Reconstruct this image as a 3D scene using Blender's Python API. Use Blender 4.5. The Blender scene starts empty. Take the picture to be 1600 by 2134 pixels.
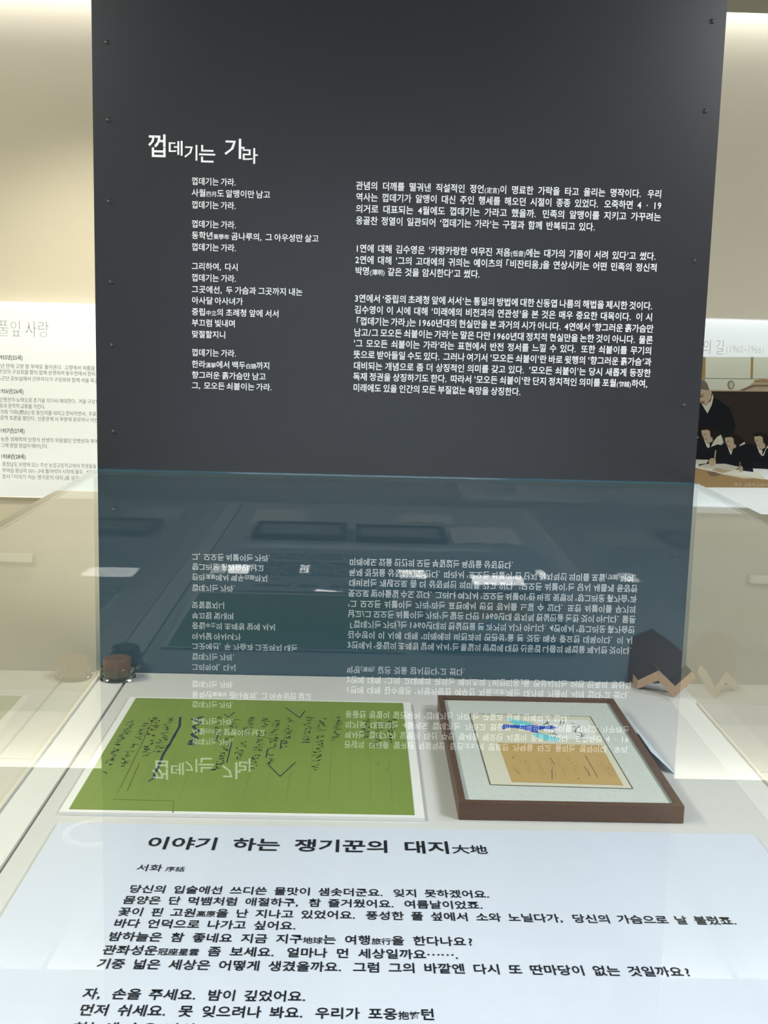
import bpy, bmesh, math, random
from mathutils import Matrix, Vector

scene = bpy.context.scene
COL = scene.collection
# ------------------------------------------------------------------ camera, exposure, big lights
GLASS_Z, BED_Z, CEIL_Z, WALL_Y = 1.21, 0.7914, 2.60, 2.04
right = Vector((0.99952034, -0.01733792, 0.02566106))
up = Vector((-0.02254944, 0.16051931, 0.98677509))
fwd = Vector((0.02122774, 0.98688041, -0.16005135))
cd = bpy.data.cameras.new('camera')
cam = bpy.data.objects.new('camera', cd)
COL.objects.link(cam)
cam.matrix_world = Matrix(((right.x, up.x, -fwd.x, -0.07575), (right.y, up.y, -fwd.y, -2.33921),
                           (right.z, up.z, -fwd.z, 1.51692), (0, 0, 0, 1)))
cd.sensor_fit = 'VERTICAL'
cd.sensor_height = 36.0
cd.lens = 2445.96 / 2134 * 36.0
cd.clip_start = 0.02
scene.camera = cam
vs = scene.view_settings
vs.view_transform = 'Standard'
vs.look = 'None'
vs.gamma = 1.0
vs.use_curve_mapping = False
vs.exposure = 0.0
world = bpy.data.worlds.new('world')
scene.world = world
world.use_nodes = True
world.node_tree.nodes['Background'].inputs[0].default_value = (0.8, 0.85, 0.9, 1)
world.node_tree.nodes['Background'].inputs[1].default_value = 0.1
try:
    scene.cycles.transparent_max_bounces = 24
    scene.cycles.max_bounces = 12
    scene.cycles.sample_clamp_indirect = 0.0
    scene.cycles.caustics_reflective = False
except Exception:
    pass


def area(name, loc, size, energy, color, target=None, sy=None):
    ld = bpy.data.lights.new(name, 'AREA')
    ld.energy = energy
    ld.color = color
    ld.shape = 'RECTANGLE'
    ld.size = size
    ld.size_y = sy or size
    o = bpy.data.objects.new(name, ld)
    COL.objects.link(o)
    o.location = loc
    d = Vector(target) - Vector(loc) if target else Vector((0, 0, -1))
    o.rotation_euler = d.to_track_quat('-Z', 'Y').to_euler()
    return o


# lamps of the room: wall washers in the ceiling slot, ceiling panels over the aisle behind the viewer, plus added fill lamps
WASH = 15
area('wall_washer_light', (-1.75, 1.975, 2.72), 3.3, WASH, (0.98, 0.98, 1.0), (-1.75, 2.01, 0), 0.05)
area('wall_washer_light', (1.75, 1.975, 2.72), 3.3, WASH * 0.9, (0.95, 0.97, 1.0), (1.75, 2.01, 0), 0.05)
area('ceiling_panel_light', (1.9, -2.0, 2.735), 0.9, 120, (0.93, 0.97, 1.0))
area('ceiling_panel_light', (-1.9, -2.0, 2.735), 0.9, 75, (0.95, 0.97, 1.0))
area('ceiling_panel_light', (2.2, -0.4, 2.735), 0.6, 36, (0.92, 0.96, 1.0))  # added fill, evens out the right part of the back wall
area('front_wall_fill', (0.0, -10.6, 2.59), 3.0, 260, (0.80, 0.90, 1.0), (0, -12, 1.4), 0.4)  # added lamp, brightens the unseen far wall that the board's gloss mirrors
area('ceiling_panel_light', (-2.2, -0.4, 2.735), 0.6, 72, (0.98, 0.92, 0.62))  # added warm fill for the left part of the back wall

# ------------------------------------------------------------------ helpers


def mat(name, color, rough=0.6, spec=0.4, noise=None, metal=0.0, bump=0.0, scale=(1, 1, 1)):
    m = bpy.data.materials.new(name)
    m.use_nodes = True
    nt = m.node_tree
    b = nt.nodes['Principled BSDF']
    b.inputs['Base Color'].default_value = (*color, 1)
    b.inputs['Roughness'].default_value = rough
    b.inputs['Specular IOR Level'].default_value = spec
    b.inputs['Metallic'].default_value = metal
    if noise:
        ns, amt, c2 = noise
        tc = nt.nodes.new('ShaderNodeTexCoord')
        mp = nt.nodes.new('ShaderNodeMapping')
        mp.inputs['Scale'].default_value = scale
        n = nt.nodes.new('ShaderNodeTexNoise')
        n.inputs['Scale'].default_value = ns
        n.inputs['Detail'].default_value = 5
        r = nt.nodes.new('ShaderNodeValToRGB')
        r.color_ramp.elements[0].position = 0.5 - amt
        r.color_ramp.elements[1].position = 0.5 + amt
        r.color_ramp.elements[0].color = (*c2, 1)
        r.color_ramp.elements[1].color = (*color, 1)
        nt.links.new(tc.outputs['Object'], mp.inputs[0])
        nt.links.new(mp.outputs[0], n.inputs['Vector'])
        nt.links.new(n.outputs[0], r.inputs[0])
        nt.links.new(r.outputs[0], b.inputs['Base Color'])
        if bump:
            bp = nt.nodes.new('ShaderNodeBump')
            bp.inputs['Strength'].default_value = bump
            bp.inputs['Distance'].default_value = 0.002
            nt.links.new(n.outputs[0], bp.inputs['Height'])
            nt.links.new(bp.outputs[0], b.inputs['Normal'])
    return m


def glass_mat(name, tint, two=True):
    """clear pane: Fresnel mirror over a see-through body (both faces of the pane counted on its polished face)"""
    m = bpy.data.materials.new(name)
    m.use_nodes = True
    nt = m.node_tree
    nt.nodes.clear()
    N = nt.nodes.new
    out = N('ShaderNodeOutputMaterial')
    geo = N('ShaderNodeNewGeometry')
    mr = N('ShaderNodeMapRange')
    mr.inputs['To Min'].default_value = 1.5
    mr.inputs['To Max'].default_value = 1 / 1.5
    fr = N('ShaderNodeFresnel')
    a = N('ShaderNodeMath'); a.operation = 'ADD'; a.inputs[1].default_value = 1.0
    d = N('ShaderNodeMath'); d.operation = 'DIVIDE'
    t2 = N('ShaderNodeMath'); t2.operation = 'MULTIPLY'; t2.inputs[1].default_value = 2.0 if two else 1.0
    tr = N('ShaderNodeBsdfTransparent'); tr.inputs[0].default_value = (*tint, 1)
    gl = N('ShaderNodeBsdfGlossy'); gl.inputs['Roughness'].default_value = 0.0
    gl.inputs[0].default_value = (0.97, 1.0, 0.99, 1)
    mx = N('ShaderNodeMixShader')
    L = nt.links.new
    L(geo.outputs['Backfacing'], mr.inputs['Value'])
    L(mr.outputs[0], fr.inputs['IOR'])
    L(fr.outputs[0], a.inputs[0]); L(fr.outputs[0], t2.inputs[0])
    L(t2.outputs[0], d.inputs[0]); L(a.outputs[0], d.inputs[1])
    L(d.outputs[0], mx.inputs[0]); L(tr.outputs[0], mx.inputs[1]); L(gl.outputs[0], mx.inputs[2])
    L(mx.outputs[0], out.inputs[0])
    return m


def clear_mat(name):
    m = bpy.data.materials.new(name)
    m.use_nodes = True
    nt = m.node_tree
    nt.nodes.clear()
    out = nt.nodes.new('ShaderNodeOutputMaterial')
    tr = nt.nodes.new('ShaderNodeBsdfTransparent')
    nt.links.new(tr.outputs[0], out.inputs[0])
    return m


def backlit_mat(name, color, back=0.8, front=0.25):
    """printed translucent sheet lit from behind"""
    m = bpy.data.materials.new(name)
    m.use_nodes = True
    nt = m.node_tree
    nt.nodes.clear()
    out = nt.nodes.new('ShaderNodeOutputMaterial')
    t = nt.nodes.new('ShaderNodeBsdfTranslucent'); t.inputs[0].default_value = (*color, 1)
    d = nt.nodes.new('ShaderNodeBsdfDiffuse'); d.inputs[0].default_value = (*color, 1)
    mx = nt.nodes.new('ShaderNodeMixShader'); mx.inputs[0].default_value = front
    nt.links.new(t.outputs[0], mx.inputs[1]); nt.links.new(d.outputs[0], mx.inputs[2])
    nt.links.new(mx.outputs[0], out.inputs[0])
    return m


def emit_mat(name, color, strength):
    m = bpy.data.materials.new(name)
    m.use_nodes = True
    nt = m.node_tree
    nt.nodes.clear()
    out = nt.nodes.new('ShaderNodeOutputMaterial')
    e = nt.nodes.new('ShaderNodeEmission')
    e.inputs[0].default_value = (*color, 1)
    e.inputs[1].default_value = strength
    nt.links.new(e.outputs[0], out.inputs[0])
    return m


class MB:
    """collects shapes, then links them as ONE mesh object"""

    def __init__(self):
        self.v, self.f, self.mi = [], [], []

    def add(self, vs, fs, mi=0):
        o = len(self.v)
        self.v += [tuple(p) for p in vs]
        for f in fs:
            self.f.append(tuple(i + o for i in f))
            self.mi.append(mi)
        return self

    def box(self, x0, x1, y0, y1, z0, z1, mi=0):
        vs = [(x, y, z) for x in (x0, x1) for y in (y0, y1) for z in (z0, z1)]
        return self.add(vs, [(0, 1, 3, 2), (4, 6, 7, 5), (0, 4, 5, 1), (2, 3, 7, 6), (0, 2, 6, 4), (1, 5, 7, 3)], mi)

    def prism(self, prof, vec, mi=0):
        """closed profile (list of 3-D points) swept along vec"""
        n = len(prof)
        vs = [Vector(p) for p in prof] + [Vector(p) + Vector(vec) for p in prof]
        fs = [tuple(range(n))[::-1], tuple(range(n, 2 * n))] + [(i, (i + 1) % n, n + (i + 1) % n, n + i) for i in range(n)]
        return self.add(vs, fs, mi)

    def lathe(self, prof, c, seg=48, mi=0):
        n = len(prof)
        vs = []
        for k in range(seg):
            a = 2 * math.pi * k / seg
            vs += [(c[0] + r * math.cos(a), c[1] + r * math.sin(a), c[2] + z) for r, z in prof]
        fs = []
        for k in range(seg):
            for i in range(n - 1):
                q = (k + 1) % seg
                fs.append((k * n + i, q * n + i, q * n + i + 1, k * n + i + 1))
        return self.add(vs, fs, mi)

    def ribbon(self, pts, w, to3, mi=0):
        """thin ink stroke through 2-D points"""
        for (ax, ay), (bx, by) in zip(pts, pts[1:]):
            dx, dy = bx - ax, by - ay
            l = math.hypot(dx, dy) or 1
            nx, ny = -dy / l * w / 2, dx / l * w / 2
            ex, ey = dx / l * w * .3, dy / l * w * .3
            self.add([to3(ax - ex + nx, ay - ey + ny), to3(ax - ex - nx, ay - ey - ny),
                      to3(bx + ex - nx, by + ey - ny), to3(bx + ex + nx, by + ey + ny)], [(0, 1, 2, 3)], mi)
        return self

    def build(self, name, mats, parent=None, bevel=0, smooth=False, fix=True):
        me = bpy.data.meshes.new(name)
        me.from_pydata(self.v, [], self.f)
        for m in (mats if isinstance(mats, (list, tuple)) else [mats]):
            me.materials.append(m)
        for p, k in zip(me.polygons, self.mi):
            p.material_index = k
        if fix:
            bm = bmesh.new()
            bm.from_mesh(me)
            bmesh.ops.remove_doubles(bm, verts=bm.verts, dist=1e-6)
            bmesh.ops.recalc_face_normals(bm, faces=bm.faces)
            bm.to_mesh(me)
            bm.free()
        if smooth:
            me.shade_smooth()
            try:
                me.set_sharp_from_angle(angle=math.radians(40))
            except Exception:
                pass
        o = bpy.data.objects.new(name, me)
        COL.objects.link(o)
        if parent:
            o.parent = parent
            o.matrix_parent_inverse = parent_inv(parent)
        if bevel:
            b = o.modifiers.new('bevel', 'BEVEL')
            b.width = bevel
            b.segments = 2
            b.limit_method = 'ANGLE'
        return o


def parent_inv(p):
    m = Matrix.Identity(4)
    chain = []
    if p.type != 'EMPTY':
        return m
    while p:
        chain.append(p)
        p = p.parent
    for q in reversed(chain):
        if q.type == 'EMPTY':
            m = m @ q.matrix_basis
    return m.inverted()


def thing(name, label, cat, loc, group=None):
    o = bpy.data.objects.new(name, None)
    COL.objects.link(o)
    o.empty_display_size = 0.05
    o.location = loc
    return tag(o, label, cat, group)


def tag(o, label, cat, group=None):
    o['label'] = label
    o['category'] = cat
    if group:
        o['group'] = group
    return o


def struct(o):
    o['kind'] = 'structure'
    return o


# ------------------------------------------------------------------ lettering
_fc = bpy.data.curves.new('glyph_source', 'FONT')
_fo = bpy.data.objects.new('glyph_source', _fc)
COL.objects.link(_fo)
_fc.resolution_u = 2
_cache = {}


def draw_glyphs(chars, off):
    """draw many characters at once, one per row, and keep each one's outline mesh"""
    chars = [c for c in sorted(set(chars)) if (c, off) not in _cache]
    if not chars:
        return
    _fc.body = '\n'.join(chars)
    _fc.offset = off
    _fc.space_line = 3.0
    dg = bpy.context.evaluated_depsgraph_get()
    dg.update()
    me = bpy.data.meshes.new_from_object(_fo.evaluated_get(dg))
    rows = {}
    for p in me.polygons:
        vi = list(p.vertices)
        y = sum(me.vertices[k].co.y for k in vi) / len(vi)
        rows.setdefault(int(round((0.35 - y) / 3.0)), []).append(vi)
    for r, ch in enumerate(chars):
        idx, vs, fs = {}, [], []
        for vi in rows.get(r, []):
            f = []
            for k in vi:
                if k not in idx:
                    idx[k] = len(vs)
                    vs.append((me.vertices[k].co.x, me.vertices[k].co.y + 3.0 * r))
                f.append(idx[k])
            fs.append(tuple(f))
        xs = [v[0] for v in vs] or [0]
        ys = [v[1] for v in vs] or [0]
        _cache[(ch, off)] = (vs, fs, min(xs), max(xs), min(ys), max(ys))
    bpy.data.meshes.remove(me)


def glyph(ch, off):
    if (ch, off) not in _cache:
        draw_glyphs([ch], off)
    return _cache[(ch, off)]


SMALL = 0.70


def adv(ch):
    if '\uac00' <= ch <= '\ud7a3':
        return 0.92
    if ch in '.,':
        return 0.46
    if ch in "'‘’":
        return 0.30
    if ch in '0123456789':
        return 0.56
    if ch in '()/':
        return 0.38
    if ch in '「」·':
        return 0.46
    if ch == '…':
        return 0.95
    if '\u4e00' <= ch <= '\u9fff':
        return 0.98
    return 0.6


def text_line(mb, text, x0, x1, c, em_y, em_x, to3, off=0.012, justify=True, next_word=None):
    """set one line from x0 to x1, centre height c; spaces take up the slack; {...} = smaller hanja"""
    items, small = [], False
    for ch in text:
        if ch == '{':
            small = True
        elif ch == '}':
            small = False
        else:
            items.append((ch, small))
    used = sum(adv(ch) * (SMALL if s else 1) * em_x for ch, s in items if ch != ' ')
    nsp = sum(ch == ' ' for ch, s in items)
    if justify and nsp:
        sp = (x1 - x0 - used) / nsp
        k = 1.0
        if sp < 0.16 * em_x or sp > 0.62 * em_x:      # then stretch the letters a little too
            sp0 = min(max(sp, 0.22 * em_x), 0.50 * em_x)
            k = (x1 - x0) / (used + sp0 * nsp)
            sp = sp0 * k
    else:
        k = (x1 - x0) / (used + 0.3 * em_x * nsp)
        sp = 0.3 * em_x * k
    ex = em_x * k
    base = c - 0.37 * em_y
    x = x0
    for ch, s in items:
        if ch == ' ':
            x += sp
            if next_word:
                mb = next_word()
            continue
        sc = SMALL if s else 1.0
        vs, fs, gx0, gx1, gy0, gy1 = glyph(ch, off * (0.6 if s else 1))
        a = adv(ch) * sc * ex
        gw = (gx1 - gx0) * sc * ex
        if '\uac00' <= ch <= '\ud7a3' or '\u4e00' <= ch <= '\u9fff':
            ox = x - 0.0 * ex
        elif ch in '.,':
            ox = x + 0.04 * ex - gx0 * sc * ex
        else:
            ox = x + (a - gw) / 2 - gx0 * sc * ex
        oy = base + (0.30 * em_y if ch == '…' else 0.0)
        mb.add([to3(ox + vx * sc * ex, oy + vy * sc * em_y) for vx, vy in vs], fs)
        x += a
    return mb


def lettering(name, lines, em_y, em_x, to3, m, parent, off=0.012, justify=True):
    mb = MB()
    for t, x0, x1, c in lines:
        text_line(mb, t, x0, x1, c, em_y, em_x, to3, off, justify)
    return mb.build(name, m, parent, fix=False)


def word_lettering(name, line, em_y, em_x, to3, m, parent, off):
    """a heading of loose words: every word a part"""
    words = [MB()]

    def nxt():
        words.append(MB())
        return words[-1]
    text_line(words[0], *line, em_y, em_x, to3, off, True, nxt)
    for w in words:
        w.build(name, m, parent, fix=False)


# ------------------------------------------------------------------ materials
M_wall = mat('beige_wall_paint', (0.50, 0.465, 0.375), 0.85, 0.2, (3, 0.4, (0.48, 0.445, 0.355)))
M_side = mat('side_wall_paint', (0.50, 0.48, 0.44), 0.85, 0.2)
M_ceil = mat('ceiling_paint', (0.30, 0.29, 0.27), 0.9, 0.2)
M_soffit = mat('low_ceiling_paint', (0.27, 0.26, 0.22), 0.9, 0.2)
M_floor = mat('pale_floor_tile', (0.56, 0.54, 0.47), 0.45, 0.4, (2, 0.4, (0.53, 0.51, 0.445)))
M_front = mat('far_wall_paint', (0.62, 0.68, 0.75), 0.8, 0.2)
M_joint = mat('tile_joint', (0.35, 0.33, 0.30), 0.8)
M_cab = mat('white_cabinet_paint', (0.66, 0.67, 0.65), 0.5, 0.4)
M_bed = mat('white_case_floor', (0.57, 0.58, 0.57), 0.6, 0.3, (6, 0.4, (0.55, 0.56, 0.55)))
M_groove = mat('dark_gap', (0.05, 0.05, 0.045), 0.8)
M_board = mat('charcoal_board_film', (0.0165, 0.0185, 0.0250), 0.30, 0.5, (2.2, 0.35, (0.0125, 0.0130, 0.0150)), scale=(1, 1, 0.5))
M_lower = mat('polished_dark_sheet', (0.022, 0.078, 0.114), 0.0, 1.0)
M_white_ink = mat('white_lettering', (0.80, 0.82, 0.85), 0.5)
M_black_ink = mat('black_lettering', (0.008, 0.011, 0.016), 0.6, 0.2)
M_rivet = mat('dark_fixing', (0.02, 0.02, 0.022), 0.4)
M_glass = glass_mat('clear_glass', (0.97, 0.985, 0.98))
M_clear = clear_mat('glass_far_face')
M_edge = mat('polished_glass_edge', (0.030, 0.020, 0.008), 0.5, 0.1)
M_edge_teal = mat('teal_glass_edge', (0.06, 0.12, 0.13), 0.3, 0.5)
M_edge_pale = mat('pale_glass_edge', (0.50, 0.56, 0.53), 0.3, 0.5)
M_green = mat('green_manuscript_paper', (0.185, 0.265, 0.058), 0.75, 0.2, (5, 0.3, (0.155, 0.235, 0.050)))
M_white = mat('white_card', (0.74, 0.75, 0.74), 0.5, 0.4)
M_ink = mat('ink_stroke', (0.014, 0.032, 0.024), 0.6)
M_ink_blue = mat('dark_blue_ink', (0.012, 0.035, 0.055), 0.6)
M_ink_brown = mat('brown_ink', (0.10, 0.055, 0.02), 0.6)
M_ink_faint = mat('faint_ink', (0.10, 0.17, 0.05), 0.7)
M_wood = mat('dark_walnut_wood', (0.120, 0.066, 0.040), 0.45, 0.4, (14, 0.35, (0.080, 0.042, 0.026)), scale=(1, 8, 8))
M_matboard = mat('grey_flecked_mount', (0.58, 0.62, 0.58), 0.8, 0.2, (420, 0.22, (0.44, 0.49, 0.47)))
M_cream = mat('cream_paper', (0.58, 0.57, 0.46), 0.8, 0.2)
M_tan = mat('tan_letter_paper', (0.47, 0.33, 0.13), 0.8, 0.2, (14, 0.3, (0.42, 0.29, 0.11)))
M_blue = mat('blue_paint', (0.012, 0.07, 0.46), 0.7, 0.2)
M_cyan = mat('turquoise_paint', (0.16, 0.55, 0.62), 0.7, 0.2)
M_pwhite = mat('white_paint', (0.66, 0.68, 0.66), 0.7, 0.2)
M_pencil = mat('pencil_mark', (0.10, 0.09, 0.07), 0.7)
M_bedpanel = mat('white_acrylic_panel', (0.59, 0.645, 0.75), 0.0, 0.5)
M_oak = mat('light_wood', (0.50, 0.345, 0.23), 0.5, 0.4, (20, 0.35, (0.40, 0.265, 0.17)), scale=(6, 1, 6))
M_felt = mat('dark_grey_top', (0.024, 0.026, 0.036), 0.7, 0.2)
M_pot = mat('brown_glaze', (0.155, 0.105, 0.080), 0.25, 0.5, (18, 0.35, (0.12, 0.066, 0.045)))
M_card = mat('pale_blue_card', (0.62, 0.72, 0.80), 0.5, 0.3)
M_black = mat('black_frame', (0.03, 0.03, 0.032), 0.5)
M_page = mat('old_page_paper', (0.86, 0.85, 0.78), 0.8, 0.2)
M_greyprint = mat('grey_print', (0.30, 0.31, 0.31), 0.7, 0.2)
M_lamp = emit_mat('lamp_diffuser', (1.0, 0.98, 0.94), 42.0)
M_lamp_soft = emit_mat('lamp_diffuser_soft', (1.0, 0.98, 0.94), 4.0)
M_metal = mat('white_metal', (0.7, 0.7, 0.68), 0.4, 0.5)
M_sheet = backlit_mat('backlit_sheet', (0.90, 0.93, 0.94), front=0.10)
M_boxback = mat('lightbox_shell', (0.8, 0.8, 0.8), 0.5)
M_soft_ink = mat('grey_lettering', (0.05, 0.055, 0.06), 0.6)
M_mid_ink = mat('mid_grey_lettering', (0.10, 0.105, 0.12), 0.6)
M_pale_ink = mat('pale_grey_lettering', (0.42, 0.43, 0.45), 0.6)
M_rail = mat('pale_rail', (0.62, 0.60, 0.53), 0.6)

# ---- lettering: text, start x, end x, centre height (or depth)
TITLE = [
    ('껍', -0.4951, -0.4619, 1.8172, 1.8596),
    ('데', -0.4559, -0.4294, 1.821, 1.8485),
    ('기', -0.4261, -0.4012, 1.8127, 1.8417),
    ('는', -0.3981, -0.367, 1.8099, 1.8421),
    ('가', -0.3494, -0.3109, 1.8183, 1.8556),
    ('라', -0.3144, -0.2854, 1.8098, 1.839),
]
STANZA_1 = [
    ('껍데기는 가라.', -0.4138, -0.3238, 1.7745),
    ('사월{四月}도 알맹이만 남고', -0.4138, -0.2606, 1.7529),
    ('껍데기는 가라.', -0.4133, -0.3235, 1.7304),
]
STANZA_2 = [
    ('껍데기는 가라.', -0.4126, -0.3228, 1.6942),
    ('동학년{東學年} 곰나루의, 그 아우성만 살고', -0.4127, -0.1656, 1.6728),
    ('껍데기는 가라.', -0.4122, -0.3226, 1.6506),
]
STANZA_3 = [
    ('그리하여, 다시', -0.4121, -0.3213, 1.6141),
    ('껍데기는 가라.', -0.4119, -0.3222, 1.5921),
    ('그곳에선, 두 가슴과 그곳까지 내논', -0.4119, -0.1956, 1.5698),
    ('아사달 아사녀가', -0.4119, -0.312, 1.5486),
    ('중립{中立}의 초례청 앞에 서서', -0.4119, -0.2409, 1.5266),
    ('부끄럼 빛내며', -0.4119, -0.3263, 1.5053),
    ('맞절할지니', -0.4116, -0.345, 1.4831),
]
STANZA_4 = [
    ('껍데기는 가라.', -0.4112, -0.3214, 1.4474),
    ('한라{漢拏}에서 백두{白頭}까지', -0.4112, -0.2579, 1.4248),
    ('향그러운 흙가슴만 남고', -0.4112, -0.2657, 1.4034),
    ('그, 모오든 쇠붙이는 가라.', -0.4112, -0.2504, 1.3828),
]
PARAGRAPH_1 = [
    ('관념의 더깨를 떨궈낸 직설적인 정언{(定言)}이 명료한 가락을 타고 울리는 명작이다. 우리', -0.0963, 0.4981, 1.775),
    ('역사는 껍데기가 알맹이 대신 주인 행세를 해오던 시절이 종종 있었다. 오죽하면 4 · 19', -0.0958, 0.4988, 1.7534),
    ('의거로 대표되는 4월에도 껍데기는 가라고 했을까. 민족의 알맹이를 지키고 가꾸려는', -0.0957, 0.4992, 1.7315),
    ('옹골찬 정열이 일관되어 ‘껍데기는 가라’는 구절과 함께 반복되고 있다.', -0.0952, 0.3748, 1.7094),
]
PARAGRAPH_2 = [
    ("1연에 대해 김수영은 '카랑카랑한 여무진 저음{(低音)}에는 대가의 기품이 서려 있다'고 썼다.", -0.0951, 0.4972, 1.6566),
    ("2연에 대해 '그의 고대에의 귀의는 예이츠의 「비잔티움」을 연상시키는 어떤 민족의 정신적", -0.0948, 0.4979, 1.6348),
    ("박명{(薄明)} 같은 것을 암시한다'고 썼다.", -0.0943, 0.1537, 1.6134),
]
PARAGRAPH_3 = [
    ('3연에서 ‘중립의 초례청 앞에 서서’는 통일의 방법에 대한 신동엽 나름의 해법을 제시한 것이다.', -0.0946, 0.4966, 1.5609),
    ("김수영이 이 시에 대해 '미래에의 비전과의 연관성'을 본 것은 매우 중요한 대목이다. 이 시", -0.0941, 0.495, 1.5389),
    ("「껍데기는 가라」는 1960년대의 현실만을 본 과거의 시가 아니다. 4연에서 '향그러운 흙가슴만", -0.0896, 0.4979, 1.5167),
    ("남고/그 모오든 쇠붙이는 가라'는 말은 다만 1960년대 정치적 현실만을 논한 것이 아니다. 물론", -0.0942, 0.4982, 1.4947),
    ("'그 모오든 쇠붙이는 가라'라는 표현에서 반전 정서를 느낄 수 있다. 또한 쇠붙이를 무기의", -0.0947, 0.4974, 1.4734),
    ("뜻으로 받아들일 수도 있다. 그러나 여기서 '모오든 쇠붙이'란 바로 윗행의 '향그러운 흙가슴'과", -0.0943, 0.4977, 1.4515),
    ("대비되는 개념으로 좀 더 상징적인 의미를 갖고 있다. '모오든 쇠붙이'는 당시 새롭게 등장한", -0.0934, 0.498, 1.4295),
    ("독재 정권을 상징하기도 한다. 따라서 '모오든 쇠붙이'란 단지 정치적인 의미를 포월{(匍越)}하여,", -0.0939, 0.4961, 1.4082),
    ('미래에도 있을 인간의 모든 부질없는 욕망을 상징한다.', -0.0935, 0.2437, 1.3861),
]
BED_TITLE = [
    ('이야기 하는 쟁기꾼의 대지{大地}', -0.3593, 0.1127, -0.8049),
]
BED_SUBTITLE = [
    ('서화 {序話}', -0.3589, -0.2945, -0.88),
]
BED_STANZA_1 = [
    ('당신의 입술에선 쓰디쓴 물맛이 샘솟더군요. 잊지 못하겠어요.', -0.357, 0.1054, -0.9383),
    ('몸양은 단 먹뱀처럼 애절하구, 참 즐거웠어요. 여름날이었죠.', -0.3588, 0.0942, -0.9672),
    ('꽃이 핀 고원{高原}을 난 지나고 있었어요. 풍성한 풀 섶에서 소와 노닐다가, 당신의 가슴으로 날 불렀죠.', -0.3589, 0.4042, -0.9967),
    ('바다 언덕으로 나가고 싶어요.', -0.3584, -0.136, -1.0245),
    ('밤하늘은 참 좋네요 지금 지구{地球}는 여행{旅行}을 한다나요?', -0.3582, 0.0723, -1.0551),
    ('관좌성운{冠座星雲} 좀 보세요. 얼마나 먼 세상일까요…….', -0.3584, 0.054, -1.0849),
    ('기중 넓은 세상은 어떻게 생겼을까요. 그럼 그의 바깥엔 다시 또 딴마당이 없는 것일까요?', -0.3584, 0.3138, -1.1142),
]
BED_STANZA_2 = [
    ('자, 손을 주세요. 밤이 깊었어요.', -0.3601, -0.1171, -1.1736),
    ('먼저 쉬세요. 못 잊으려나 봐요. 우리가 포옹{抱擁}턴', -0.357, 0.0164, -1.2038),
    ('하늘에 솟은 바위, 그 밑에 깔린 구름', -0.3567, -0.0839, -1.2359),
]
LEFT_TITLE = [
    ('풀잎 사랑', -1.4042, -1.2155, 1.4574),
]
LEFT_YEARS = [
    ('1955년(25세)', -1.4048, -1.3145, 1.3533),
    ('1956년(26세)', -1.4045, -1.3137, 1.2306),
    ('1957년(27세)', -1.4041, -1.3135, 1.0854),
    ('1958년(28세)', -1.4037, -1.3121, 0.9901),
]
LEFT_BODY = [
    ('3년 만에 고향 땅 부여로 돌아온다. 고향에서 여름을 보내고', -1.4057, -1.0022, 1.3217),
    ('온양의 구상회를 찾아 함께 상경하여 동두천에서 현지 입대', -1.4037, -1.0168, 1.3009),
    ('6군단 공보실에서 근무하다가 구상회와 함께 서울 육군본부', -1.4044, -1.0099, 1.2768),
    ('인병선의 노력으로 초가을 의가사 제대한다. 겨울 구상회', -1.4039, -1.038, 1.1992),
    ('등과 문학적 교류를 가진다.', -1.4034, -1.2319, 1.1764),
    ("가제 '야화(野火)'로 동인지를 내려고 준비하면서, 주로", -1.4022, -1.0495, 1.1539),
    ('문학 토론을 벌인다. 신춘문예 시 부분에 응모하나 낙선', -1.4017, -1.0443, 1.1321),
    ('농촌 경제학자 인정식 선생의 외동딸인 인병선과 부여에서', -1.402, -1.0126, 1.0536),
    ('그해 맏딸 정섭이 태어난다.', -1.4019, -1.225, 1.0305),
    ('충청남도 보령에 있는 주산 농업고등학교에서 학생들을', -1.3994, -1.0521, 0.9607),
    ('부여읍 동남리 501-3에 틀어박혀 시작에 몰두, 신동', -1.4, -1.0615, 0.9379),
    ('장시 「이야기 하는 쟁기꾼의 대지」를 응모, 조선', -1.4006, -1.0728, 0.9146),
]
RIGHT_TITLE = [
    ('의 길', 1.1725, 1.2547, 1.4551),
]
RIGHT_DATES = [
    ('(1960~1966)', 1.2609, 1.4014, 1.4517),
]
RIGHT_CAPTION = [
    ('명성 고등학교에서 지도하는', 1.3248, 1.52, 0.9488),
]
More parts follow.
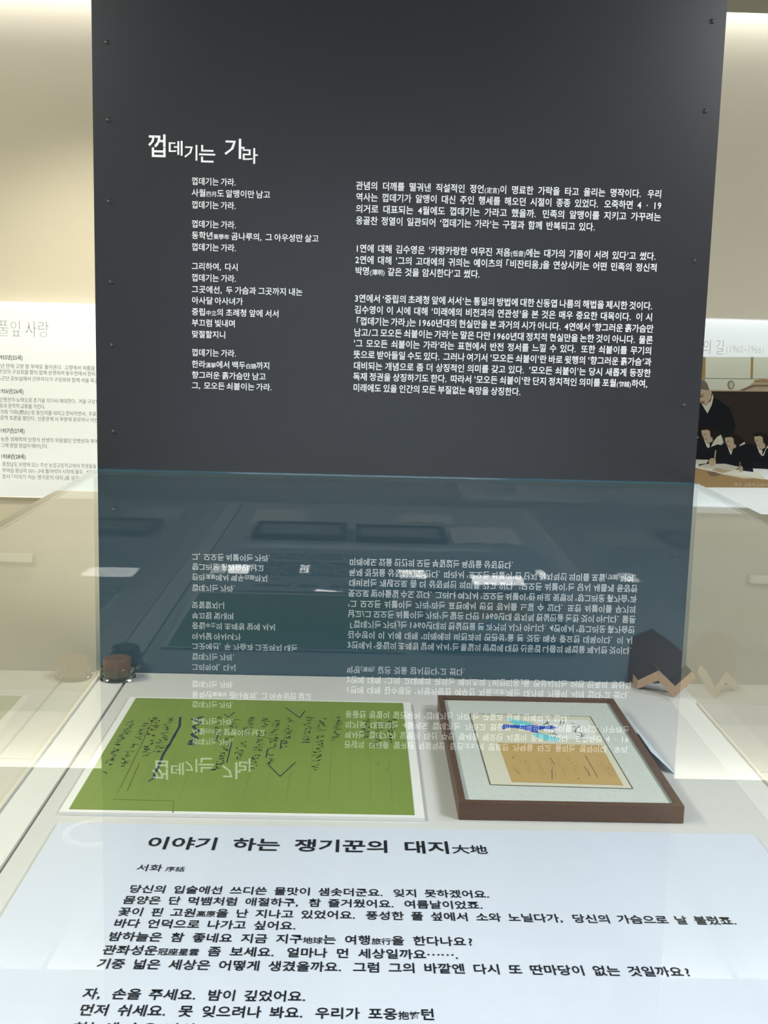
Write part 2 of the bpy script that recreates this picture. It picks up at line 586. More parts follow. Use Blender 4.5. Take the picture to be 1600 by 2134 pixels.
# ---- handwriting and drawing
COLS = [(-0.475, -0.308, -0.471, -0.562), (-0.444, -0.293, -0.45, -0.536), (-0.434, -0.286, -0.42, -0.482), (-0.41, -0.285, -0.401, -0.476), (-0.319, -0.28, -0.312, -0.409), (-0.29, -0.291, -0.297, -0.544), (-0.263, -0.277, -0.267, -0.491), (-0.236, -0.282, -0.239, -0.531), (-0.216, -0.287, -0.215, -0.52), (-0.19, -0.279, -0.195, -0.443), (-0.158, -0.271, -0.161, -0.407), (-0.134, -0.276, -0.137, -0.542), (-0.103, -0.268, -0.107, -0.393), (-0.054, -0.272, -0.057, -0.378), (-0.03, -0.27, -0.036, -0.435), (-0.007, -0.269, -0.013, -0.4)]
STROKES = {
  'thick': [[(-0.392, -0.287), (-0.386, -0.335), (-0.388, -0.384), (-0.389, -0.43), (-0.392, -0.47), (-0.391, -0.518), (-0.391, -0.549), (-0.389, -0.578)], [(-0.352, -0.282), (-0.37, -0.296), (-0.35, -0.314), (-0.362, -0.334), (-0.348, -0.358), (-0.359, -0.373), (-0.346, -0.393), (-0.357, -0.408), (-0.347, -0.423), (-0.358, -0.421)]] ,
  'mid': [[(-0.315, -0.266), (-0.305, -0.282), (-0.297, -0.252)], [(-0.205, -0.222), (-0.176, -0.278), (-0.168, -0.238)], [(-0.285, -0.414), (-0.283, -0.504)], [(-0.313, -0.374), (-0.313, -0.407)], [(-0.21, -0.43), (-0.221, -0.439), (-0.221, -0.478)], [(-0.196, -0.392), (-0.201, -0.398), (-0.2, -0.438)], [(-0.215, -0.509), (-0.192, -0.559)], [(-0.192, -0.559), (-0.171, -0.497)], [(-0.393, -0.579), (-0.395, -0.59)]] ,
  'brown': [[(-0.439, -0.293), (-0.437, -0.398), (-0.435, -0.515), (-0.434, -0.611)], [(-0.436, -0.66), (-0.344, -0.662)], [(-0.424, -0.514), (-0.421, -0.626)]] ,
  'faint': [[(-0.039, -0.49), (-0.035, -0.501), (-0.033, -0.49)], [(-0.028, -0.516), (-0.019, -0.519), (-0.021, -0.531)], [(-0.344, -0.665), (-0.339, -0.704)], [(-0.179, -0.559), (-0.169, -0.533)]] ,
}
PAPER = [(0.135, -0.283), (0.355, -0.287), (0.357, -0.622), (0.137, -0.616)]
LETTER = [(0.17, -0.433), (0.345, -0.435), (0.345, -0.61), (0.172, -0.604)]
BLUE = [(0.185, -0.35), (0.19, -0.34), (0.212, -0.342), (0.224, -0.345), (0.241, -0.339), (0.258, -0.345), (0.277, -0.34), (0.284, -0.351), (0.273, -0.361), (0.261, -0.358), (0.247, -0.365), (0.247, -0.379), (0.236, -0.375), (0.23, -0.369), (0.222, -0.362), (0.207, -0.355), (0.193, -0.357), (0.188, -0.365), (0.185, -0.362)]
CYAN_A = [(0.201, -0.304), (0.219, -0.313), (0.243, -0.328), (0.241, -0.339), (0.224, -0.345), (0.212, -0.342), (0.198, -0.308)]
CYAN_B = [(0.235, -0.387), (0.247, -0.379), (0.265, -0.391), (0.281, -0.408), (0.273, -0.42), (0.255, -0.418), (0.236, -0.397)]
WHITE = [(0.246, -0.308), (0.347, -0.307), (0.347, -0.409), (0.284, -0.408), (0.259, -0.369)]
DRAW = [[(0.265, -0.317), (0.273, -0.314), (0.268, -0.331), (0.261, -0.337), (0.272, -0.34), (0.27, -0.321)], [(0.275, -0.349), (0.278, -0.372), (0.272, -0.382), (0.278, -0.391)], [(0.264, -0.382), (0.28, -0.386)], [(0.265, -0.331), (0.276, -0.323)], [(0.313, -0.324), (0.319, -0.328)], [(0.312, -0.343), (0.327, -0.349)], [(0.316, -0.357), (0.327, -0.337)], [(0.309, -0.366), (0.326, -0.379)], [(0.313, -0.389), (0.327, -0.4)], [(0.312, -0.402), (0.328, -0.383)], [(0.312, -0.409), (0.328, -0.407)], [(0.312, -0.375), (0.316, -0.357)], [(0.32, -0.397), (0.322, -0.379)], [(0.298, -0.329), (0.303, -0.315)], [(0.292, -0.334), (0.298, -0.31)]]
LETTERMARK = [[(0.309, -0.486), (0.31, -0.535), (0.311, -0.579)], [(0.298, -0.534), (0.3, -0.559), (0.299, -0.577)], [(0.185, -0.506), (0.189, -0.495)], [(0.248, -0.499), (0.251, -0.53)], [(0.243, -0.55), (0.237, -0.591)], [(0.281, -0.582), (0.278, -0.59)]]
LETTERCOLS = [(0.227, -0.5, 0.227, -0.577), (0.246, -0.495, 0.244, -0.58), (0.26, -0.498, 0.262, -0.575), (0.279, -0.493, 0.284, -0.578), (0.205, -0.509, 0.208, -0.574), (0.328, -0.503, 0.333, -0.58), (0.186, -0.541, 0.188, -0.575), (0.337, -0.518, 0.341, -0.579)]

# every character used below, drawn once
for _rows, _offs in ((TITLE, (0.012,)), (STANZA_1 + STANZA_2 + STANZA_3 + STANZA_4, (0.012,)), (PARAGRAPH_1 + PARAGRAPH_2 + PARAGRAPH_3, (0.014,)),
                     (BED_TITLE, (0.020,)), (BED_SUBTITLE, (0.006,)), (BED_STANZA_1 + BED_STANZA_2, (0.016,)), (LEFT_TITLE + RIGHT_TITLE, (-0.022,)),
                     (RIGHT_DATES, (-0.02,)), (LEFT_YEARS, (0.02,)), (LEFT_BODY + RIGHT_CAPTION, (0.0,))):
    _big, _sm, _small = [], [], False
    for _ch in ''.join(_r[0] for _r in _rows):
        if _ch in '{}':
            _small = _ch == '{'
        elif _ch != ' ':
            (_sm if _small else _big).append(_ch)
    draw_glyphs(_big, _offs[0])
    draw_glyphs(_sm, _offs[0] * 0.6)

# ------------------------------------------------------------------ the room
struct(MB().box(-4, 4, -12, 2.2, -0.1, 0.0).build('floor', M_floor))
g = MB()
for k in range(-6, 7):
    g.box(k * 0.6 + 0.12, k * 0.6 + 0.126, -3, 2.04, 0.0, 0.0008)
for k in range(-5, 4):
    g.box(-4, 4, k * 0.6 + 0.33, k * 0.6 + 0.336, 0.0, 0.0008)
struct(g.build('trim_1', M_joint, fix=False))
struct(MB().box(-4, 4, WALL_Y, 2.2, 0, 2.8).build('wall_back', M_wall))
struct(MB().box(-4.1, -4, -12, 2.2, 0, 2.8).build('wall_left', M_side))
struct(MB().box(4, 4.1, -12, 2.2, 0, 2.8).build('wall_right', M_side))
struct(MB().box(-4.1, 4.1, -12.1, -12, 0, 2.8).build('wall_front', M_front))
c = MB().box(-4.1, 4.1, -12.1, 2.2, 2.75, 2.85)
c.box(-4.1, 4.1, 0.60, 1.91, CEIL_Z, 2.752, 1)
c.box(-4.1, 4.1, -12.1, -7.2, 2.61, 2.752)
struct(c.build('ceiling', [M_ceil, M_soffit]))
struct(MB().box(-4, 4, WALL_Y - 0.012, WALL_Y, 0, 0.08).build('baseboard_back', M_side))
struct(MB().box(-4, -1.30, WALL_Y - 0.03, WALL_Y, 0.59, 0.618).build('trim_2', M_rail))
struct(MB().box(1.42, 4, WALL_Y - 0.03, WALL_Y, 0.568, 0.60).build('trim_3', M_rail))

# ------------------------------------------------------------------ charcoal exhibit panel with white lettering
panel = thing('exhibit_panel', 'tall charcoal panel with white lettering standing behind the glass case', 'panel', (0, 0.015, 0))
MB().box(-0.6, 0.6, 0.0, 0.03, GLASS_Z + 0.002, 2.745).build('board', M_board, panel)
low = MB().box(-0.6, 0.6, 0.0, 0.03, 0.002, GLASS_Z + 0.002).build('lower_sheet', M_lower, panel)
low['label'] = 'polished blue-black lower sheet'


def on_panel(x, z):
    return (x, -0.0006, z)


tm = MB()
for ch, x0, x1, z0, z1 in TITLE:
    vs, fs, gx0, gx1, gy0, gy1 = glyph(ch, 0.012)
    tm.add([on_panel(x0 + (vx - gx0) / (gx1 - gx0) * (x1 - x0), z0 + (vy - gy0) / (gy1 - gy0) * (z1 - z0)) for vx, vy in vs], fs)
tm.build('title_lettering', M_white_ink, panel, fix=False)
for st in (STANZA_1, STANZA_2, STANZA_3, STANZA_4):
    lettering('stanza_lettering', [(t, -0.4125, x1, z) for t, x0, x1, z in st], 0.0156, 0.0152, on_panel, M_white_ink, panel)
for pg in (PARAGRAPH_1, PARAGRAPH_2, PARAGRAPH_3):
    lettering('paragraph_lettering', pg, 0.0172, 0.0156, on_panel, M_white_ink, panel, 0.014)
for x, z in [(-0.5714, 2.0242), (-0.5704, 1.8831), (-0.5703, 1.7319), (-0.5684, 1.5792), (-0.5679, 1.4569), (-0.567, 1.2867),
             (0.5729, 2.0954), (0.5706, 1.9316), (0.5690, 1.65), (0.5675, 1.3669)]:
    r = MB()
    prof = [(0.0001, 0.003), (0.003, 0.0025), (0.0046, 0.001), (0.005, 0.0)]
    n = 16
    vs, fs = [], []
    for k in range(n):
        a = 2 * math.pi * k / n
        vs += [(x + q * math.cos(a), -h, z + q * math.sin(a)) for q, h in prof]
    for k in range(n):
        for i in range(3):
            q = (k + 1) % n
            fs.append((k * 4 + i, q * 4 + i, q * 4 + i + 1, k * 4 + i + 1))
    r.add(vs, fs).build('rivet', M_rivet, panel, smooth=True)

# ------------------------------------------------------------------ the glass case
CF = -2.30                                   # front end of the case
case = thing('display_case', 'long glass topped white display case in front of the charcoal panel', 'display case', (0, -1.15, 0))
MB().box(-0.600, 0.600, CF, -0.002, 0.0, BED_Z - 0.03).build('cabinet', M_cab, case)
MB().box(-0.534, 0.6, CF, -0.002, BED_Z - 0.03, BED_Z).build('case_floor', M_bed, case)
MB().box(-0.600, -0.540, CF, -0.002, BED_Z - 0.03, BED_Z).build('edge_strip', M_cab, case)
MB().box(-0.540, -0.534, CF, -0.002, BED_Z - 0.03, BED_Z - 0.012).build('groove', M_groove, case)
MB().box(0.5475, 0.600, CF, -0.002, BED_Z - 0.001, BED_Z + 0.0003).build('edge_strip', M_cab, case)


def pane(name, x0, x1, y0, y1, z0, z1, axis, polished_low, edge):
    """glass slab: the polished face carries the reflection, the far face is see-through, the rim is cut glass"""
    mb = MB()
    vs = [(x, y, z) for x in (x0, x1) for y in (y0, y1) for z in (z0, z1)]
    quads = {('x', 0): (0, 1, 3, 2), ('x', 1): (4, 6, 7, 5), ('y', 0): (0, 4, 5, 1), ('y', 1): (2, 3, 7, 6),
             ('z', 0): (0, 2, 6, 4), ('z', 1): (1, 5, 7, 3)}
    mb.v = vs
    for (ax, side), q in quads.items():
        mb.f.append(q)
        if ax == axis:
            mb.mi.append(0 if (side == 0) == polished_low else 1)
        else:
            mb.mi.append(3 if (ax, side) == ('y', 1) else 2)
    return mb.build(name, [M_glass, M_clear, edge, M_edge_teal], case)


pane('glass_top', -0.608, 0.608, CF - 0.008, -0.001, GLASS_Z - 0.010, GLASS_Z, 'z', False, M_edge)
pane('side_glass', -0.608, -0.600, CF - 0.008, -0.001, BED_Z - 0.03, GLASS_Z - 0.0105, 'x', False, M_edge_pale)
pane('side_glass', 0.600, 0.608, CF - 0.008, -0.001, BED_Z - 0.03, GLASS_Z - 0.0105, 'x', True, M_edge_pale)
pane('front_glass', -0.5995, 0.5995, CF - 0.008, CF, BED_Z - 0.03, GLASS_Z - 0.0105, 'y', False, M_edge_pale)

MB().box(-0.5995, -0.5935, CF + .001, -0.003, BED_Z, BED_Z + 0.004).build('glass_sill', M_rail, case)
MB().box(0.5955, 0.5995, CF + .001, -0.135, BED_Z + .0003, BED_Z + 0.004).build('glass_sill', M_rail, case)

# ------------------------------------------------------------------ things in the case
B0 = BED_Z


def on(h):
    return lambda x, y: (x, y, B0 + h)


# green handwritten sheet
ms = thing('manuscript_sheet', 'green handwritten manuscript on a white backing, left of the framed picture', 'manuscript', (-0.24, -0.44, B0))
MB().box(-0.505, 0.031, -0.706, -0.174, B0 + 0.0003, B0 + 0.0055).build('backing_board', M_white, ms)
MB().box(-0.4925, 0.0165, -0.697, -0.1815, B0 + 0.0055, B0 + 0.0062).build('paper', M_green, ms)
rnd = random.Random(7)
hand = MB()
for x0, y0, x1, y1 in COLS:
    L = math.hypot(x1 - x0, y1 - y0)
    n = int(L / 0.0125)
    for k in range(n):
        if rnd.random() < 0.12:
            continue
        t = (k + 0.5) / n
        cx, cy = x0 + (x1 - x0) * t, y0 + (y1 - y0) * t
        for s in range(rnd.choice((2, 3, 3, 4))):
            ang = rnd.choice((0, 0, math.pi / 2, math.pi / 2, 0.7, -0.8)) + rnd.uniform(-.3, .3)
            l = rnd.uniform(0.004, 0.0085)
            ox, oy = cx + rnd.uniform(-.0065, .0065), cy + rnd.uniform(-.005, .005)
            pts = []
            for q in range(4):
                u = q / 3 - .5
                bend = rnd.uniform(-.0012, .0012)
                pts.append((ox + math.cos(ang) * l * u - math.sin(ang) * bend, oy + math.sin(ang) * l * u + math.cos(ang) * bend))
            hand.ribbon(pts, rnd.uniform(0.0012, 0.0022), on(0.0064))
hand.build('handwriting', M_ink, ms, fix=False)
hv = MB()
for st in STROKES['thick']:
    hv.ribbon(st, 0.0042, on(0.0065))
    hv.ribbon([(x + rnd.uniform(-.003, .003), y - 0.004) for x, y in st], 0.0016, on(0.0066))
hv.build('crossing_out', M_ink_blue, ms, fix=False)
for st in STROKES['mid']:
    MB().ribbon(st, 0.0019, on(0.0065)).build('correction_mark', M_ink_blue, ms, fix=False)
rl = MB()
for st in STROKES['brown']:
    rl.ribbon(st, 0.0009, on(0.0064))
rl.build('ruled_line', M_ink_brown, ms, fix=False)
fl = MB()
for st in STROKES['faint']:
    fl.ribbon(st, 0.0012, on(0.0064))
for k in range(15):
    x = -0.47 + k * 0.0322
    fl.ribbon([(x, -0.20), (x + 0.004, -0.66)], 0.0004, on(0.0063))
fl.build('page_rule', M_ink_faint, ms, fix=False)

# wooden picture frame
pf = thing('picture_frame', 'dark brown wooden frame with a blue painting above a tan letter, lying in the case', 'picture frame', (0.249, -0.447, B0))
FX0, FX1, FY0, FY1, FH = 0.0815, 0.4165, -0.699, -0.1955, 0.028
W = 0.0105
fm = MB()
fm.prism([(FX0, FY0, B0 + .0003), (FX1, FY0, B0 + .0003), (FX1 - W, FY0 + W, B0 + .0003), (FX0 + W, FY0 + W, B0 + .0003)], (0, 0, FH))
fm.prism([(FX1, FY0, B0 + .0003), (FX1, FY1, B0 + .0003), (FX1 - W, FY1 - W, B0 + .0003), (FX1 - W, FY0 + W, B0 + .0003)], (0, 0, FH))
fm.prism([(FX1, FY1, B0 + .0003), (FX0, FY1, B0 + .0003), (FX0 + W, FY1 - W, B0 + .0003), (FX1 - W, FY1 - W, B0 + .0003)], (0, 0, FH))
fm.prism([(FX0, FY1, B0 + .0003), (FX0, FY0, B0 + .0003), (FX0 + W, FY0 + W, B0 + .0003), (FX0 + W, FY1 - W, B0 + .0003)], (0, 0, FH))
fm.build('frame', M_wood, pf, bevel=0.0012)
MB().box(FX0 + W - .001, FX1 - W + .001, FY0 + W - .001, FY1 - W + .001, B0 + .003, B0 + .0215).build('mount', M_matboard, pf)
art = MB().prism([(x, y, B0 + .0216) for x, y in PAPER], (0, 0, 0.0006)).build('artwork', M_cream, pf)
pline = MB()
pp = PAPER + PAPER[:1]
pline.ribbon(pp, 0.0018, on(0.02235))
pline.build('window_bevel', M_pencil, art, fix=False)
MB().prism([(x, y, B0 + .0223) for x, y in WHITE], (0, 0, 0.0001)).build('white_wash', M_pwhite, art)
bl = MB().prism([(x, y, B0 + .0226) for x, y in BLUE], (0, 0, 0.0001))
bl.build('blue_figure', M_blue, art)
for sh in (CYAN_A, CYAN_B):
    MB().prism([(x, y, B0 + .0224) for x, y in sh], (0, 0, 0.0001)).build('turquoise_wash', M_cyan, art)
dr = MB()
for st in DRAW:
    dr.ribbon(st, 0.0013, on(0.0228))
dr.build('pencil_drawing', M_pencil, art, fix=False)
let = MB().prism([(x, y, B0 + .0223) for x, y in LETTER], (0, 0, 0.0004)).build('letter', M_tan, pf)
lm = MB()
for st in LETTERMARK:
    lm.ribbon(st, 0.0011, on(0.0229))
for x0, y0, x1, y1 in LETTERCOLS:
    for k in range(7):
        t = (k + .5) / 7
        cx, cy_ = x0 + (x1 - x0) * t, y0 + (y1 - y0) * t
        for s in range(2):
            a = rnd.uniform(0, 3)
            l = rnd.uniform(.002, .005)
            ox, oy = cx + rnd.uniform(-.003, .003), cy_ + rnd.uniform(-.003, .003)
            lm.ribbon([(ox, oy), (ox + l * math.cos(a), oy + l * math.sin(a))], 0.0006, on(0.0229))
lm.build('handwriting', M_pencil, let, fix=False)

# caption card leaning on the frame
cc = thing('caption_card', 'small pale blue caption card leaning against the right side of the wooden frame', 'card', (0.45, -0.41, B0))
bm_ = MB()
bm_.add([(0.4555, -0.505, B0 + .0005), (0.441, -0.314, B0 + .0005), (0.4182, -0.300, B0 + .0295), (0.4195, -0.480, B0 + .0295),
         (0.4570, -0.505, B0 + .0005), (0.4425, -0.314, B0 + .0005), (0.4197, -0.300, B0 + .0305), (0.4210, -0.480, B0 + .0305)],
        [(0, 1, 2, 3), (7, 6, 5, 4), (0, 3, 7, 4), (1, 5, 6, 2), (0, 4, 5, 1), (3, 2, 6, 7)])
bm_.build('card_sheet', M_card, cc)
cl = MB()
for k in range(4):
    t = 0.25 + k * 0.16
    a = Vector((0.4570, -0.47, B0 + .0012)).lerp(Vector((0.4210, -0.455, B0 + .0312)), t)
    b = Vector((0.4445, -0.34, B0 + .0012)).lerp(Vector((0.4200, -0.32, B0 + .0312)), t)
    d = Vector((-0.0006, 0, 0.0006))
    cl.add([a, b, b + d, a + d], [(0, 1, 2, 3)])
cl.build('print_line', M_pale_ink, cc, fix=False)

# lettered panel lying on the case floor
tp = thing('poem_panel', 'white acrylic panel with black poem lettering lying at the front of the case', 'panel', (0, -1.1, B0))
MB().box(-0.497, 0.508, -1.462, -0.742, B0 + 0.0003, B0 + 0.0055).build('sheet', M_bedpanel, tp, bevel=0.001)
o6 = on(0.0061)
word_lettering('title_lettering', BED_TITLE[0], 0.0415, 0.0330, o6, M_black_ink, tp, 0.020)
lettering('subtitle_lettering', BED_SUBTITLE, 0.0215, 0.0205, o6, M_black_ink, tp, 0.006)
lettering('stanza_lettering', BED_STANZA_1, 0.0225, 0.0172, o6, M_black_ink, tp, 0.016)
lettering('stanza_lettering', BED_STANZA_2, 0.0225, 0.0172, o6, M_black_ink, tp, 0.016)

# brown pot in its glass dish
pot = thing('inkpot', 'small round brown pot in a clear glass dish at the case left back corner', 'pot', (-0.556, -0.043, B0))
pc = (-0.556, -0.043, B0)
MB().lathe([(0.0001, .006), (.024, .006), (.0275, .009), (.028, .040), (.0265, .0435), (.020, .0445), (.012, .0438), (0.0001, .0440)], pc).build('pot_body', M_pot, pot, smooth=True)
dish = MB().lathe([(0.0001, .0006), (.034, .0006), (.037, .002), (.037, .0045), (.0345, .007), (.0345, .024), (.0335, .026), (.0315, .0255),
                   (.0305, .010), (.029, .0052), (0.0001, .0050)], pc)
M_dish = bpy.data.materials.new('thick_clear_glass')
M_dish.use_nodes = True
bs = M_dish.node_tree.nodes['Principled BSDF']
bs.inputs['Base Color'].default_value = (0.86, 0.93, 0.86, 1)
bs.inputs['Roughness'].default_value = 0.03
bs.inputs['Transmission Weight'].default_value = 1.0
bs.inputs['IOR'].default_value = 1.45
dish.build('glass_dish', M_dish, pot, smooth=True)

# zigzag wooden stand
zs = thing('folded_stand', 'zigzag light wood stand with dark top in the right back corner of the case', 'stand', (0.55, -0.06, B0))
P0, P1 = Vector((0.498, -0.050)), Vector((0.592, -0.128))


def zp(t, h):
    p = P0.lerp(P1, t)
    return Vector((p.x, p.y, B0 + h))


lower = [zp(0.00, .0008), zp(0.36, .028), zp(0.66, .0008), zp(1.0, .050)]
upper = [zp(0.0, .0200), zp(0.36, .0500), zp(0.66, .0255), zp(0.93, .0630)]
dv = Vector((0.0, 0.046, 0.0))
for i in range(3):
    zm = MB()
    zm.prism([lower[i], lower[i + 1], upper[i + 1], upper[i]], dv)
    zm.mi = [0, 0, 0, 0, 1, 0] if len(zm.mi) == 6 else zm.mi
    zm.build('slat', [M_oak, M_felt], zs, bevel=0.001)

PLATE = [(0.4915, 0.0), (0.4915, 0.094), (0.534, 0.1135), (0.575, 0.086), (0.590, 0.074), (0.597, 0.066), (0.597, 0.030), (0.585, 0.0)]
MB().prism([(x, -0.003, B0 + .0008 + max(0, z)) for x, z in PLATE], (0, -0.0035, 0)).build('reflection_plate', M_felt, zs)  # dark plate, partly standing in for the stand's reflection in the sheet

# framed prints and papers at the front end of the case (seen mirrored in the polished sheet)
for i, (x0, x1, y0, y1, lab) in enumerate([(-0.430, -0.117, -1.764, -1.502, 'black framed grey print at the front end of the case, left one'),
                                           (-0.085, 0.222, -1.736, -1.487, 'black framed grey print at the front end of the case, right one')]):
    t = thing('print_frame', lab, 'picture frame', ((x0 + x1) / 2, (y0 + y1) / 2, B0), 'black framed prints')
    w = 0.018
    f = MB()
    f.box(x0, x1, y0, y0 + w, B0 + .0003, B0 + .02).box(x0, x1, y1 - w, y1, B0 + .0003, B0 + .02)
    f.box(x0, x0 + w, y0 + w, y1 - w, B0 + .0003, B0 + .02).box(x1 - w, x1, y0 + w, y1 - w, B0 + .0003, B0 + .02)
    f.build('frame', M_black, t)
    MB().box(x0 + w, x1 - w, y0 + w, y1 - w, B0 + .0003, B0 + .012).build('print', M_greyprint, t)


def open_book(x0, x1, y0, y1, lab, rot=0.0):
    t = thing('open_booklet', lab, 'booklet', ((x0 + x1) / 2, (y0 + y1) / 2, B0), 'open booklets')
    t.rotation_euler.z = rot
    xm = (x0 + x1) / 2
    for a, b in ((x0, xm), (xm, x1)):
        p = MB()
        n = 10
        prof = []
        for k in range(n + 1):
            u = k / n
            x = a + (b - a) * u
            d = abs(x - xm) / (xm - x0)
            prof.append((x, y0, B0 + .002 + .009 * math.sin(min(1, d * 1.3) * math.pi) ** 2 * .7))
        prof = [(a, y0, B0 + .0003)] + prof + [(b, y0, B0 + .0003)]
        p.prism(prof, (0, y1 - y0, 0)).build('page', M_page, t)


open_book(-0.467, -0.270, -2.118, -1.822, 'open pale booklet behind the left black framed print')
open_book(0.072, 0.272, -2.068, -1.890, 'open pale booklet behind the right black framed print')
open_book(0.241, 0.478, -1.802, -1.500, 'larger open booklet beside the right black framed print')

# ------------------------------------------------------------------ table across the aisle (mirrored in the polished sheet)
tb = thing('side_table', 'low white display table across the aisle behind the viewer', 'table', (1.15, -3.0, 0))
MB().box(0.36, 1.95, -3.45, -2.50, 0.752, 0.79).build('tabletop', M_cab, tb)
MB().box(0.42, 1.89, -3.40, -2.56, 0.0, 0.752).build('base', M_side, tb)
t = thing('card_frame', 'small white framed card on the low white display table', 'picture frame', (0.57, -2.745, 0.79))
f = MB()
f.box(0.505, 0.64, -2.87, -2.84, .7903, .808).box(0.505, 0.64, -2.65, -2.62, .7903, .808)
f.box(0.505, 0.530, -2.84, -2.65, .7903, .808).box(0.615, 0.64, -2.84, -2.65, .7903, .808)
f.build('frame', M_white, t)
MB().box(0.53, 0.615, -2.84, -2.65, .7903, .797).build('card', M_greyprint, t)

# ------------------------------------------------------------------ lightbox boards on the back wall
YB = 2.0


def on_wall(x, z):
    return (x, YB - 0.0012, z)


def lightbox(name, label, x0, x1, z0, z1, power, row):
    t = thing(name, label, 'board', ((x0 + x1) / 2, WALL_Y - 0.002, z0))
    s = MB().box(x0, x1, WALL_Y - 0.006, WALL_Y - 0.001, z0, z1)
    w = 0.004
    s.box(x0, x0 + w, YB, WALL_Y - .006, z0, z1).box(x1 - w, x1, YB, WALL_Y - .006, z0, z1)
    s.box(x0 + w, x1 - w, YB, WALL_Y - .006, z0, z0 + w).box(x0 + w, x1 - w, YB, WALL_Y - .006, z1 - w, z1)
    s.build('housing', M_boxback, t)
    p = MB().add([(x0 + w, YB, z0 + w), (x1 - w, YB, z0 + w), (x1 - w, YB, z1 - w), (x0 + w, YB, z1 - w)], [(0, 1, 2, 3)])
    p.build('translucent_front', M_sheet, t, fix=False)
    xc, zc, wd, ht = (x0 + x1) / 2, (z0 + z1) / 2, x1 - x0 - 0.02, z1 - z0 - 0.03
    # the lamps inside the housing: a back sheet of LEDs and a brighter row along the top and the bottom
    for nm, z, s_y, e in (('lightbox_led_sheet', zc, ht, power), ('lightbox_led_row', z1 - 0.05, 0.07, row), ('lightbox_led_row', z0 + 0.05, 0.07, row * .8)):
        a = area(nm, (xc, WALL_Y - 0.008, z), wd, e, (0.94, 0.99, 1.0), (xc, 0, z), s_y)
        a.parent = t
        a.matrix_parent_inverse = parent_inv(t)
    return t


lb = lightbox('timeline_board', 'backlit white timeline board with grey lettering on the wall left of the panel', -1.85, -0.70, 0.837, 1.5545, 0.12, 0.72)
word_lettering('title_lettering', LEFT_TITLE[0], 0.066, 0.052, on_wall, M_mid_ink, lb, -0.022)
for ln in LEFT_YEARS:
    lettering('year_lettering', [ln], 0.0205, 0.019, on_wall, M_soft_ink, lb, 0.02)
lettering('entry_lettering', LEFT_BODY[:3], 0.0185, 0.0165, on_wall, M_soft_ink, lb, 0.0)
lettering('entry_lettering', LEFT_BODY[3:7], 0.0185, 0.0165, on_wall, M_soft_ink, lb, 0.0)
lettering('entry_lettering', LEFT_BODY[7:9], 0.0185, 0.0165, on_wall, M_soft_ink, lb, 0.0)
lettering('entry_lettering', LEFT_BODY[9:], 0.0185, 0.0165, on_wall, M_mid_ink, lb, 0.0)

rb = lightbox('photo_board', 'backlit white board with a classroom photograph on the wall right of the panel', 0.75, 1.95, 0.837, 1.561, 0.42, 1.3)
lettering('title_lettering', RIGHT_TITLE, 0.060, 0.050, on_wall, M_mid_ink, rb, -0.022, justify=False)
lettering('date_lettering', RIGHT_DATES, 0.040, 0.034, on_wall, M_pale_ink, rb, -0.02, justify=False)


def pxy(x, y):
    return (1.1731 + (x - 195) * .000387 + (y - 482) * 2.6e-5, 1.4185 - (y - 482) * .0003846 + (x - 195) * 9e-6)


PM = [backlit_mat('photo_' + n, c, front=.5) for n, c in [
    ('wall', (0.60, 0.61, 0.50)), ('post', (0.42, 0.29, 0.14)), ('dark', (0.042, 0.034, 0.030)), ('skin', (0.56, 0.45, 0.32)),
    ('white', (0.70, 0.68, 0.57)), ('suit', (0.020, 0.023, 0.027)), ('hair', (0.030, 0.025, 0.022)), ('desk', (0.34, 0.23, 0.115)),
    ('cap', (0.20, 0.19, 0.15)), ('bundle', (0.48, 0.40, 0.28)), ('caption', (0.7, 0.66, 0.55)), ('shade', (0.26, 0.19, 0.13))]]
WALLP, POST, DARK, SKIN, WHT, SUIT, HAIR, DESK, CAP, BUN, CAPT, SHADE = range(12)
ph = MB()
layer = [0]


def poly(pts, mi):
    layer[0] += 1
    y = YB - 0.0015 - layer[0] * 0.00003
    vs = []
    for x, q in pts:
        X, Z = pxy(x, q)
        vs.append((X, y, Z))
    ph.add(vs, [tuple(range(len(vs)))], mi)


def ell(cx, cy_, rx, ry, mi, a0=0, a1=360, rot=0):
    pts = []
    n = 24
    cr, sr = math.cos(math.radians(rot)), math.sin(math.radians(rot))
    for k in range(n):
        a = math.radians(a0 + (a1 - a0) * k / (n if a1 - a0 == 360 else n - 1))
        u, v = rx * math.cos(a), ry * math.sin(a)
        pts.append((cx + u * cr - v * sr, cy_ + u * sr + v * cr))
    poly(pts, mi)


poly([(-250, 482), (1900, 482), (1900, 820), (-250, 800)], WALLP)
poly([(188, 482), (232, 482), (228, 700), (180, 700)], POST)
poly([(664, 482), (688, 482), (684, 690), (660, 690)], POST)
poly([(1200, 482), (1225, 482), (1225, 690), (1200, 690)], POST)
poly([(230, 682), (1900, 700), (1900, 704), (230, 688)], CAP)
poly([(250, 795), (540, 798), (640, 760), (700, 715), (840, 700), (1900, 720), (1900, 830), (240, 815)], BUN)
poly([(690, 705), (780, 690), (830, 700), (1100, 712), (1100, 730), (700, 722)], POST)
poly([(560, 800), (690, 745), (900, 745), (900, 765), (700, 765), (600, 805)], SHADE)
ell(474, 748, 34, 44, SHADE)
ell(477, 748, 22, 34, WALLP)
poly([(-250, 805), (1900, 818), (1900, 1500), (-250, 1480)], DARK)
